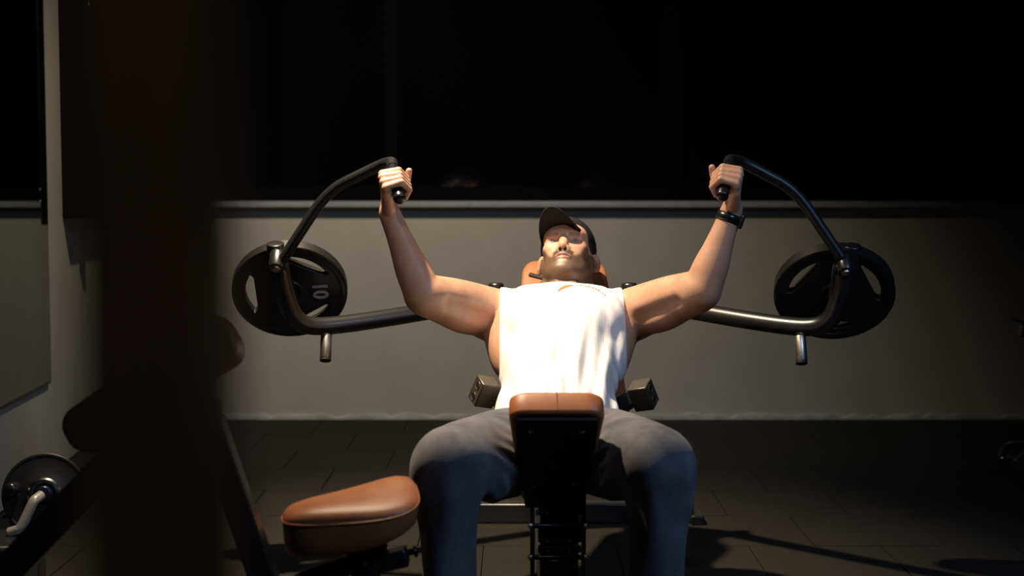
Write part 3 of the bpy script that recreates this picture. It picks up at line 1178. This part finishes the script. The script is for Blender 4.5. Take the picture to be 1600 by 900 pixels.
def cap_cut(X, Y, Z):
    q = [(X - HC[0]) * h[0] + (Y - HC[1]) * h[1] + (Z - HC[2]) * h[2] for h in hn]
    return 0.006 + 0.34 * (q[1] * math.cos(math.radians(13)) - q[0] * math.sin(math.radians(13))) - q[2]


cf.cut(cap_cut)
cme, _ = cf.mesh('baseball_cap', 2)
cap_o = mesh_obj('baseball_cap', cme, M['cap'], person)
cap_o['label'] = 'black baseball cap'
bm = bmesh.new()
grid = []
NT, NR = 28, 8
VT = math.radians(-13)
for i in range(NT + 1):
    q = -1 + 2 * i / NT
    th = math.radians(12 + 80 * q)
    ext = 0.082 * (1 - abs(q) ** 2.6) ** 0.62
    col_ = []
    for j in range(NR + 1):
        t = j / NR
        ix, iy = 0.0795 * math.sin(th + VT), 0.1045 * math.cos(th + VT)
        # bill runs forward along its own turned axis and bends down at the sides
        fx, fy = math.sin(VT), math.cos(VT)
        lat = math.sin(th) * 0.0795
        x = ix + fx * ext * t - (lat * 0.16) * t
        y = -0.012 + iy + fy * ext * t
        z = 0.050 - 0.042 * (lat / 0.0795) ** 2 * (0.45 + 0.55 * t) + 0.010 * t - 0.004 * t * t
        col_.append(bm.verts.new(H(x, y, z)))
    grid.append(col_)
for i in range(NT):
    for j in range(NR):
        bm.faces.new((grid[i][j], grid[i + 1][j], grid[i + 1][j + 1], grid[i][j + 1]))
bmesh.ops.remove_doubles(bm, verts=bm.verts, dist=1e-5)
vis = bm_obj('visor', bm, M['cap'], cap_o, True)
vis.location = (0, 0, 0)
sm = vis.modifiers.new('thick', 'SOLIDIFY')
sm.thickness = 0.0035
sm.offset = 0

# sleeveless top
shm = bpy.data.materials.new('white_cotton')
shm.use_nodes = True
snt = shm.node_tree
sb = snt.nodes['Principled BSDF']
stc = snt.nodes.new('ShaderNodeTexCoord')
sn1 = noise(snt, stc, 9)
sr = ramp(snt, sn1.outputs['Fac'], 0.3, (0.74, 0.73, 0.72, 1), 0.7, (0.82, 0.81, 0.80, 1))
snt.links.new(sr.outputs['Color'], sb.inputs['Base Color'])
sb.inputs['Roughness'].default_value = 0.9
sb.inputs['Specular IOR Level'].default_value = 0.15
smp = snt.nodes.new('ShaderNodeMapping')
smp.inputs['Scale'].default_value = (46, 7, 7)
smp.inputs['Rotation'].default_value = (0, 0.25, 0.2)
snt.links.new(stc.outputs['Object'], smp.inputs['Vector'])
sn2 = snt.nodes.new('ShaderNodeTexNoise')
sn2.inputs['Scale'].default_value = 1.0
sn2.inputs['Detail'].default_value = 2.5
snt.links.new(smp.outputs['Vector'], sn2.inputs['Vector'])
sbp = snt.nodes.new('ShaderNodeBump')
sbp.inputs['Strength'].default_value = 0.22
sbp.inputs['Distance'].default_value = 0.012
snt.links.new(sn2.outputs['Fac'], sbp.inputs['Height'])
snt.links.new(sbp.outputs['Normal'], sb.inputs['Normal'])

sf = Field(np.arange(-0.12, 0.38, 0.0042), np.arange(3.42, 4.16, 0.0042), np.arange(0.42, 0.98, 0.0042))
torso(sf, 0.016)
for s in (-1, 1):
    armpit(sf, P(778, 493, 4.03) if s < 0 else P(980, 493, 4.02), P(660, 460, 3.79) if s < 0 else P(1098, 453, 3.76), s, 0.010)
    sf.capsule(T(0.022 + s * 0.05, 0.472, -0.034), T(0.022 + s * 0.175, 0.468, -0.042), 0.052, 0.058, 0.03)
hp, ta, na = np.array(HIP), np.array(t_ax), np.array(n_ax)


def torso_coords(X, Y, Z):
    x = X - hp[0]
    s = (Y - hp[1]) * ta[1] + (Z - hp[2]) * ta[2]
    n = (Y - hp[1]) * na[1] + (Z - hp[2]) * na[2]
    return x, s, n


def folds(X, Y, Z):
    x, s, n = torso_coords(X, Y, Z)
    lo = np.clip((0.36 - s) / 0.25, 0, 1)
    f = 0.0048 * lo * np.sin(2 * np.pi * (x * 15 + 0.5 * np.sin(s * 9 + x * 12)) + 0.6)
    f = f + 0.0030 * lo * np.sin(2 * np.pi * (x * 27 - s * 3.5) + 1.3)
    side_ = np.clip((np.abs(x - 0.01) - 0.07) / 0.07, 0, 1)
    f = f + 0.0012 * side_ * np.sin(2 * np.pi * (np.abs(x) * 22 + s * 12))
    hem = np.clip((0.0 - s) / 0.06, 0, 1)
    f = f + 0.002 * hem * np.sin(2 * np.pi * (s * 22 + 2.5 * np.sin(x * 20)))
    return -f


sf.displace(folds)


def shirt_cut(X, Y, Z):
    x, s, n = torso_coords(X, Y, Z)
    xc = x - 0.021
    half = 0.172 + 0.09 * np.clip((0.20 - s) / 0.14, 0, 1)
    arm_ = np.abs(xc) - half + 0 * s
    hem = -0.115 + 0.010 * np.sin(x * 21) - s
    nx_, ns, nn = x - 0.024, s - 0.540, n - 0.045
    neck = 0.082 - np.sqrt(nx_ ** 2 * 0.95 + ns ** 2 * 1.3 + nn ** 2 * 0.8)
    return np.maximum(np.maximum(arm_, hem), neck)


sf.cut(shirt_cut)
sme, _ = sf.mesh('tank_top', 1)
top_o = mesh_obj('tank_top', sme, shm, person)
top_o['label'] = 'white sleeveless cotton top with a small orange print on the chest'

# ------------------------------------------------------------------ trousers
trm = bpy.data.materials.new('washed_grey_denim')
trm.use_nodes = True
tnt = trm.node_tree
tb = tnt.nodes['Principled BSDF']
ttc = tnt.nodes.new('ShaderNodeTexCoord')
tn1 = noise(tnt, ttc, 16, 5)
trr = ramp(tnt, tn1.outputs['Fac'], 0.32, (0.075, 0.077, 0.090, 1), 0.68, (0.150, 0.146, 0.150, 1))
tnt.links.new(trr.outputs['Color'], tb.inputs['Base Color'])
tb.inputs['Roughness'].default_value = 0.95
tb.inputs['Specular IOR Level'].default_value = 0.1
tb.inputs['Sheen Weight'].default_value = 0.08
tn2 = noise(tnt, ttc, 500, 2)
tbp = tnt.nodes.new('ShaderNodeBump')
tbp.inputs['Strength'].default_value = 0.25
tbp.inputs['Distance'].default_value = 0.004
tnt.links.new(tn2.outputs['Fac'], tbp.inputs['Height'])
tnt.links.new(tbp.outputs['Normal'], tb.inputs['Normal'])

KL, KR = P(700, 728, 3.24), P(1029, 728, 3.24)
tf = Field(np.arange(-0.32, 0.56, 0.0062), np.arange(2.98, 3.86, 0.0062), np.arange(0.03, 0.72, 0.0062))
tf.ellipsoid(T(0, -0.02, -0.035), TR, (0.150, 0.12, 0.088), 0.04)
for s, Kn, pxf in ((-1, KL, 706), (1, KR, 1026)):
    hip = T(s * 0.088, -0.02, -0.015) + Vector((0, 0, -0.045))
    ank = Vector((Kn.x + s * -0.004, Kn.y - 0.02, 0.085))
    tf.limb([hip, hip.lerp(Kn, 0.35), hip.lerp(Kn, 0.75), Kn], [0.098, 0.097, 0.088, 0.073], 0.03)
    tf.limb([Kn, Kn.lerp(ank, 0.2), Kn.lerp(ank, 0.5), Kn.lerp(ank, 0.85), ank], [0.071, 0.064, 0.058, 0.060, 0.064], 0.03)
    tf.ellipsoid(Kn + Vector((s * -0.005, -0.012, 0.02)), XYZ, (0.068, 0.066, 0.064), 0.03)


def tr_folds(X, Y, Z):
    # long drape folds under the knees, creases at the groin and behind the knee
    left = X < 0.117
    kx = np.where(left, KL.x, KR.x)
    sg = np.where(left, -1.0, 1.0)
    dx = (X - kx) * sg
    low = np.clip((0.55 - Z) / 0.25, 0, 1) * np.clip((3.44 - Y) / 0.1, 0, 1)
    f = 0.009 * low * np.sin(2 * np.pi * (dx * 9 + 0.9 * Z + 0.10 * np.sin(Z * 14)))
    f = f + 0.004 * low * np.sin(2 * np.pi * (dx * 12 - 1.6 * Z) + 1.0)
    gro = np.clip(1 - np.abs(Y - 3.45) / 0.14, 0, 1) * np.clip((Z - 0.45) / 0.1, 0, 1)
    cx_ = np.abs(X - 0.117)
    f = f + 0.005 * gro * np.clip((0.22 - cx_) / 0.1, 0, 1) * np.sin(2 * np.pi * (Y * 20 + cx_ * 7))
    kb = np.clip(1 - np.abs(Z - 0.47) / 0.09, 0, 1) * np.clip((Y - 3.24) / 0.05, 0, 1) * np.clip((3.45 - Y) / 0.05, 0, 1)
    f = f + 0.005 * kb * np.sin(2 * np.pi * (Z * 24 + Y * 16))
    return -f


tf.displace(tr_folds)


def tr_cut(X, Y, Z):
    x, s, n = torso_coords(X, Y, Z)
    return np.maximum(s - 0.05 + 0 * x, 0.05 - Z + 0 * X)


tf.cut(tr_cut)
tme, _ = tf.mesh('trousers', 1)
tr_o = mesh_obj('trousers', tme, trm, person)
tr_o['label'] = 'loose washed dark grey trousers'

# shoes
for s, Kn in ((-1, KL), (1, KR)):
    sx = Kn.x - s * 0.004
    sf2 = Field(np.arange(sx - 0.07, sx + 0.07, 0.005), np.arange(2.94, 3.36, 0.005), np.arange(-0.01, 0.15, 0.005))
    sf2.limb([(sx, 3.29, 0.048), (sx, 3.22, 0.052), (sx, 3.12, 0.040), (sx, 3.03, 0.030)], [0.042, 0.044, 0.044, 0.034], 0.03)
    sf2.capsule((sx, 3.25, 0.06), (sx, 3.24, 0.115), 0.040, 0.040, 0.03)
    sf2.cut(lambda X, Y, Z: 0.001 - Z + 0 * X + 0 * Y)
    m2, _ = sf2.mesh('shoe', 1)
    mesh_obj('shoe', m2, M['grip'], person)

# wrist watch on the right-hand side of the picture
u_, v_, a_ = frr
Er = P(1098, 453, 3.76)
wax = (Er - wr_).normalized()
wc = wr_ + wax * 0.028
_, wu, ww = frame_from(wax, (0, -1, 0))
bm = bmesh.new()
lathe_bm(bm, wc, wax, [(0.0300, -0.011), (0.0335, -0.011), (0.0345, 0.0), (0.0345, 0.011), (0.0310, 0.011), (0.0300, -0.011)], 40)
wat = bm_obj('watch_strap', bm, M['grip'], person, True)
out_dir = Vector((0.90, -0.18, 0.15))
out_dir = (out_dir - wax * out_dir.dot(wax)).normalized()
sdv = wax.cross(out_dir)
bm = bmesh.new()
box_bm(bm, wc + out_dir * 0.0345, (wax, sdv, out_dir), (0.019, 0.017, 0.005))
wcase = bm_obj('watch_case', bm, M['black_metal'], wat)
bevelled(wcase, 0.004, 3)
wcase.location = (0, 0, 0)
bm = bmesh.new()
box_bm(bm, wc + out_dir * 0.0398, (wax, sdv, out_dir), (0.015, 0.0135, 0.0006))
wf_ = bm_obj('watch_face', bm, M['glass'], wat)
wf_.location = (0, 0, 0)

# small print on the chest of the top: an orange stroke and a broken arc of tiny marks
orange = nmat('orange_print', (0.55, 0.17, 0.04), 0.8, scale=90, var=0.2, bump=0.0)
bpy.context.view_layer.update()
from mathutils.bvhtree import BVHTree
bvh = BVHTree.FromPolygons([v.co for v in sme.vertices], [tuple(p.vertices) for p in sme.polygons])


def on_shirt(x, s):
    o = T(x, s, 0.4)
    hit, nrm, _, _ = bvh.ray_cast(o, -n_ax)
    return (hit, nrm) if hit is not None else (T(x, s, 0.13), n_ax)


def print_strip(name, pts, w_, mat):
    bm = bmesh.new()
    prev = None
    for i, (x, s, k) in enumerate(pts):
        h, nr = on_shirt(x, s)
        h2, nr2 = on_shirt(x, s + w_ * k)
        a = bm.verts.new(h + nr * 0.0012)
        c = bm.verts.new(h2 + nr2 * 0.0012)
        if prev:
            bm.faces.new((prev[0], a, c, prev[1]))
        prev = (a, c)
    return bm_obj(name, bm, mat, top_o)


pts = []
for i in range(13):
    t = i / 12
    pts.append((0.008 + 0.042 * t, 0.380 + 0.055 * t - 0.02 * t * t, 0.25 + math.sin(math.pi * (0.15 + 0.8 * t))))
po = print_strip('print_mark', pts, 0.013, orange)
po.location = (0, 0, 0)
x = 0.056
i = 0
while x < 0.138:
    wd = random.choice((0.0022, 0.003, 0.004))
    t = (x - 0.050) / 0.09
    s0 = 0.418 - 0.05 * t * t
    po = print_strip('print_mark', [(x, s0, 1), (x + wd, s0 - 0.001, 1)], random.choice((0.006, 0.008, 0.010)), orange)
    po.location = (0, 0, 0)
    x += wd + random.choice((0.0012, 0.0016, 0.003))
    i += 1

# ------------------------------------------------------------------ bench with the brown saddle seat in front
bch = thing('exercise_bench', (-0.45, 2.9, 0), 'black framed bench with a brown leather saddle seat and a slanted pad', 'exercise bench')
SY = 2.95
c0 = P(548, 826, SY)
bm = bmesh.new()
yaw_ = math.radians(10)
ex = Vector((math.cos(yaw_), math.sin(yaw_), 0))
ey = Vector((-math.sin(yaw_), math.cos(yaw_), 0))


def seat_pt(x, y, z):
    """x along the seat (nose at +), y across, z up."""
    t = min(max((x + 0.142) / 0.284, 0), 1)
    y = y * (0.66 + 0.46 * t)
    k = (z + 0.042) / 0.10
    top = t * t * 0.32 * (y + 0.085) + 0.012 * t
    bot = 0.062 * t ** 2.6
    return c0 + ex * x + ey * y + Vector((0, 0, z + bot * (1 - k) + top * k))


outl = []
NS = 56
for i in range(NS):
    a = 2 * math.pi * i / NS
    ca_, sa_ = math.cos(a), math.sin(a)
    x = 0.142 * math.copysign(abs(ca_) ** (0.45 if ca_ < 0 else 0.95), ca_)
    y = 0.105 * math.copysign(abs(sa_) ** 0.62, sa_)
    outl.append((x, y))
rows = [(0.80, -0.042), (0.92, -0.040), (0.965, -0.034), (0.985, -0.01), (1.0, 0.026), (0.99, 0.033), (0.955, 0.041), (0.88, 0.048), (0.72, 0.054), (0.45, 0.058), (0.15, 0.059), (0.01, 0.059)]
rings = [[bm.verts.new(seat_pt(x * s, y * s, z)) for (x, y) in outl] for s, z in rows]
for i in range(len(rings) - 1):
    for k in range(NS):
        bm.faces.new((rings[i][k], rings[i][(k + 1) % NS], rings[i + 1][(k + 1) % NS], rings[i + 1][k]))
bm.faces.new(rings[0][::-1])
bm.faces.new(rings[-1])
sad = bm_obj('saddle_seat', bm, M['leather'], bch, True)
bm = bmesh.new()
loop = [seat_pt(x * 1.002, y * 1.002, 0.026) for (x, y) in outl]
tube_bm(bm, loop + [loop[0]], 0.0022, 6, cap=False)
pp = bm_obj('piping', bm, M['leather'], sad, True)
pp.location = (0, 0, 0)
bx, by_ = P(572, 860, SY + 0.02), SY
beam('seat_post', P(568, 842, SY), P(572, 905, SY), 0.055, 0.055, M['black_metal'], bch, ref=(0, 1, 0))
beam('seat_clamp', P(545, 862, SY), P(602, 850, SY), 0.07, 0.03, M['matte_black'], bch)
beam('slide_sleeve', P(588, 880, SY), P(637, 868, SY), 0.05, 0.038, M['black_metal'], bch)
rod('pin', P(632, 866, SY), P(648, 862, SY), 0.0055, M['black_metal'], bch, 12)
lathe('pin_knob', P(646, 862.5, SY), (1, 0, 0.2), [(0.004, 0.0), (0.011, 0.001), (0.0125, 0.004), (0.011, 0.008), (0.0001, 0.010)], M['grip'], bch, 20)
lathe('bolt', P(570, 881, SY - 0.04), (0, -1, 0), [(0.006, -0.02), (0.006, 0.0), (0.004, 0.003), (0.0001, 0.004)], M['steel'], bch, 12)
tube('seat_arm', [P(575, 874, SY), P(470, 908, SY), P(445, 935, SY - 0.12)], 0.022, M['black_metal'], bch)
seat_ft = P(575, 900, SY + 0.02)
beam('seat_leg', P(575, 890, SY + 0.02), Vector((seat_ft.x, seat_ft.y, 0.0)), 0.055, 0.055, M['black_metal'], bch, ref=(0, 1, 0))
# splayed legs meeting under the slanted pad
LYD = 2.72
top1 = P(338, 655, LYD)
f1 = P(566, 1230, LYD)
f1 = top1.lerp(P(420, 900, LYD), 1.0)
dirv = (P(412, 900, LYD) - P(345, 700, LYD)).normalized()
ft = P(345, 700, LYD)
ft = ft + dirv * ((0.03 - ft.z) / dirv.z)
beam('leg', P(330, 655, LYD), ft, 0.05, 0.05, M['black_metal'], bch, ref=(0, 1, 0))
dirv = (P(24, 880, LYD) - P(205, 690, LYD)).normalized()
ft2 = P(205, 690, LYD)
ft2 = ft2 + dirv * ((0.03 - ft2.z) / dirv.z)
beam('leg', P(240, 653, LYD), ft2, 0.062, 0.06, M['black_metal'], bch, ref=(0, 1, 0))
beam('top_beam', P(180, 650, LYD + 0.03), P(345, 645, LYD + 0.03), 0.05, 0.05, M['black_metal'], bch)
beam('base_rail', Vector((ft2.x - 0.05, LYD, 0.03)), Vector((ft.x + 0.08, LYD, 0.03)), 0.06, 0.06, M['black_metal'], bch)
beam('base_rail', Vector((seat_ft.x, LYD, 0.03)), Vector((seat_ft.x, SY + 0.1, 0.03)), 0.06, 0.06, M['black_metal'], bch)
# slanted pad
pa, pb = P(133, 674, LYD), P(364, 520, LYD)
lx = (pb - pa).normalized()
pnrm = Vector((0.12, -0.80, 0.35))
pnrm = (pnrm - lx * pnrm.dot(lx)).normalized()
pw = pnrm.cross(lx).normalized()
rounded_pad('back_pad', (pa + pb) / 2 + Vector((0, -0.045, 0)), (pw, lx, pnrm), (0.045, (pb - pa).length / 2 + 0.015, 0.03), M['leather'], bch, taper=1.25, rnd=0.036)

# ------------------------------------------------------------------ lever machine with a plain plate at the left
LM = 3.85
lm = thing('lever_machine', (-1.3, LM, 0), 'low black machine with a bare chromed lever beside the side wall', 'exercise machine')
pcen = P(70, 772, LM + 0.03)
pnn = Vector((0.22, -0.93, 0.18)).normalized()
wp = lathe('weight_plate', pcen, pnn, [(0.0001, -0.014), (0.108, -0.014), (0.1125, -0.010), (0.1125, 0.012), (0.110, 0.0145), (0.106, 0.0145), (0.104, 0.0125), (0.045, 0.0125), (0.043, 0.014), (0.0001, 0.014)], M['plate'], None, 56)
tag(wp, 'plain round black weight plate with a thin bright rim on the low machine', 'weight plate')
hubp = P(78, 770, LM - 0.03)
lathe('collar', pcen + pnn * 0.018, pnn, [(0.045, 0.0), (0.045, 0.006), (0.040, 0.011), (0.034, 0.006), (0.030, 0.006)], M['chrome'], lm, 40)
rod('horn', pcen - pnn * 0.10, pcen + pnn * 0.06, 0.024, M['bluesteel'], lm)
tube('lever', [P(64, 774, LM - 0.07), P(53, 782, LM - 0.10), P(32, 827, LM - 0.12), P(14, 832, LM - 0.12)], 0.0135, M['satin_steel'], lm, bend=0.2)
rod('knob', P(14, 766, LM - 0.04), P(24, 762, LM + 0.02), 0.02, M['grip'], lm, rnd=0.6)
rod('knob_stem', P(18, 764, LM), P(40, 785, LM + 0.02), 0.009, M['black_metal'], lm)
bt = P(20, 850, LM - 0.10)
box('housing', (bt.x - 0.22, LM - 0.24, 0.0), (bt.x + 0.05, LM - 0.04, P(20, 834, LM - 0.1).z), M['black_metal'], lm, 0.012)
for px, py in ((11, 862), (3, 872)):
    lathe('bolt', P(px, py, LM - 0.24), (0, -1, 0), [(0.010, -0.004), (0.010, 0.002), (0.006, 0.004), (0.0001, 0.004)], M['chrome'], lm, 14)
up0 = pcen - pnn * 0.08
box('stand', (up0.x - 0.10, up0.y - 0.03, 0.0), (up0.x - 0.02, up0.y + 0.04, up0.z + 0.03), M['black_metal'], lm, 0.006)

# ------------------------------------------------------------------ dark machine cut by the right edge
RY = 5.5
rm = thing('edge_machine', (2.1, RY, 0), 'dark machine in the shadow at the right-hand end of the low wall', 'exercise machine')  # type of machine unknown
ux = P(1622, 600, RY).x
beam('upright', (ux, RY, 0.0), (ux, RY, 0.72), 0.06, 0.06, M['black_metal'], rm, ref=(0, 1, 0))
rod('lever', P(1579, 497, RY), P(1625, 512, RY), 0.006, M['black_metal'], rm, 10)
beam('lever_head', P(1594, 515, RY), P(1625, 522, RY), 0.05, 0.05, M['black_metal'], rm)
tube('foot_loop', [P(1606, 690, RY), P(1574, 691, RY), P(1560, 716, RY), P(1585, 722, RY), P(1606, 700, RY)], 0.008, M['black_metal'], rm, bend=0.25)
lathe('bolt', P(1566, 717, RY - 0.012), (0, -1, 0), [(0.009, -0.004), (0.009, 0.002), (0.005, 0.005), (0.0001, 0.005)], M['chrome'], rm, 14)
beam('base', P(1596, 725, RY) * 1.0, Vector((P(1596, 725, RY).x + 0.5, RY, P(1596, 725, RY).z)), 0.05, 0.05, M['black_metal'], rm)
beam('foot', (ux, RY - 0.25, 0.025), (ux, RY + 0.25, 0.025), 0.06, 0.05, M['black_metal'], rm)

# ------------------------------------------------------------------ upright post close to the camera, out of focus
NP = 0.35
px0, px1 = 96, 312
xa, xb = (px0 - 800) / F * NP, (px1 - 800) / F * NP
fp = thing('machine_upright', ((xa + xb) / 2, NP + 0.03, 0), 'blurred dark steel upright post standing close in front of everything', 'post')
box('post', (xa, NP, 0.012), (xb, NP + 0.06, 2.3), M['brown_black'], fp, 0.004)
box('foot_plate', (xa - 0.05, NP - 0.05, 0.0), (xb + 0.05, NP + 0.11, 0.012), M['black_metal'], fp, 0.003)
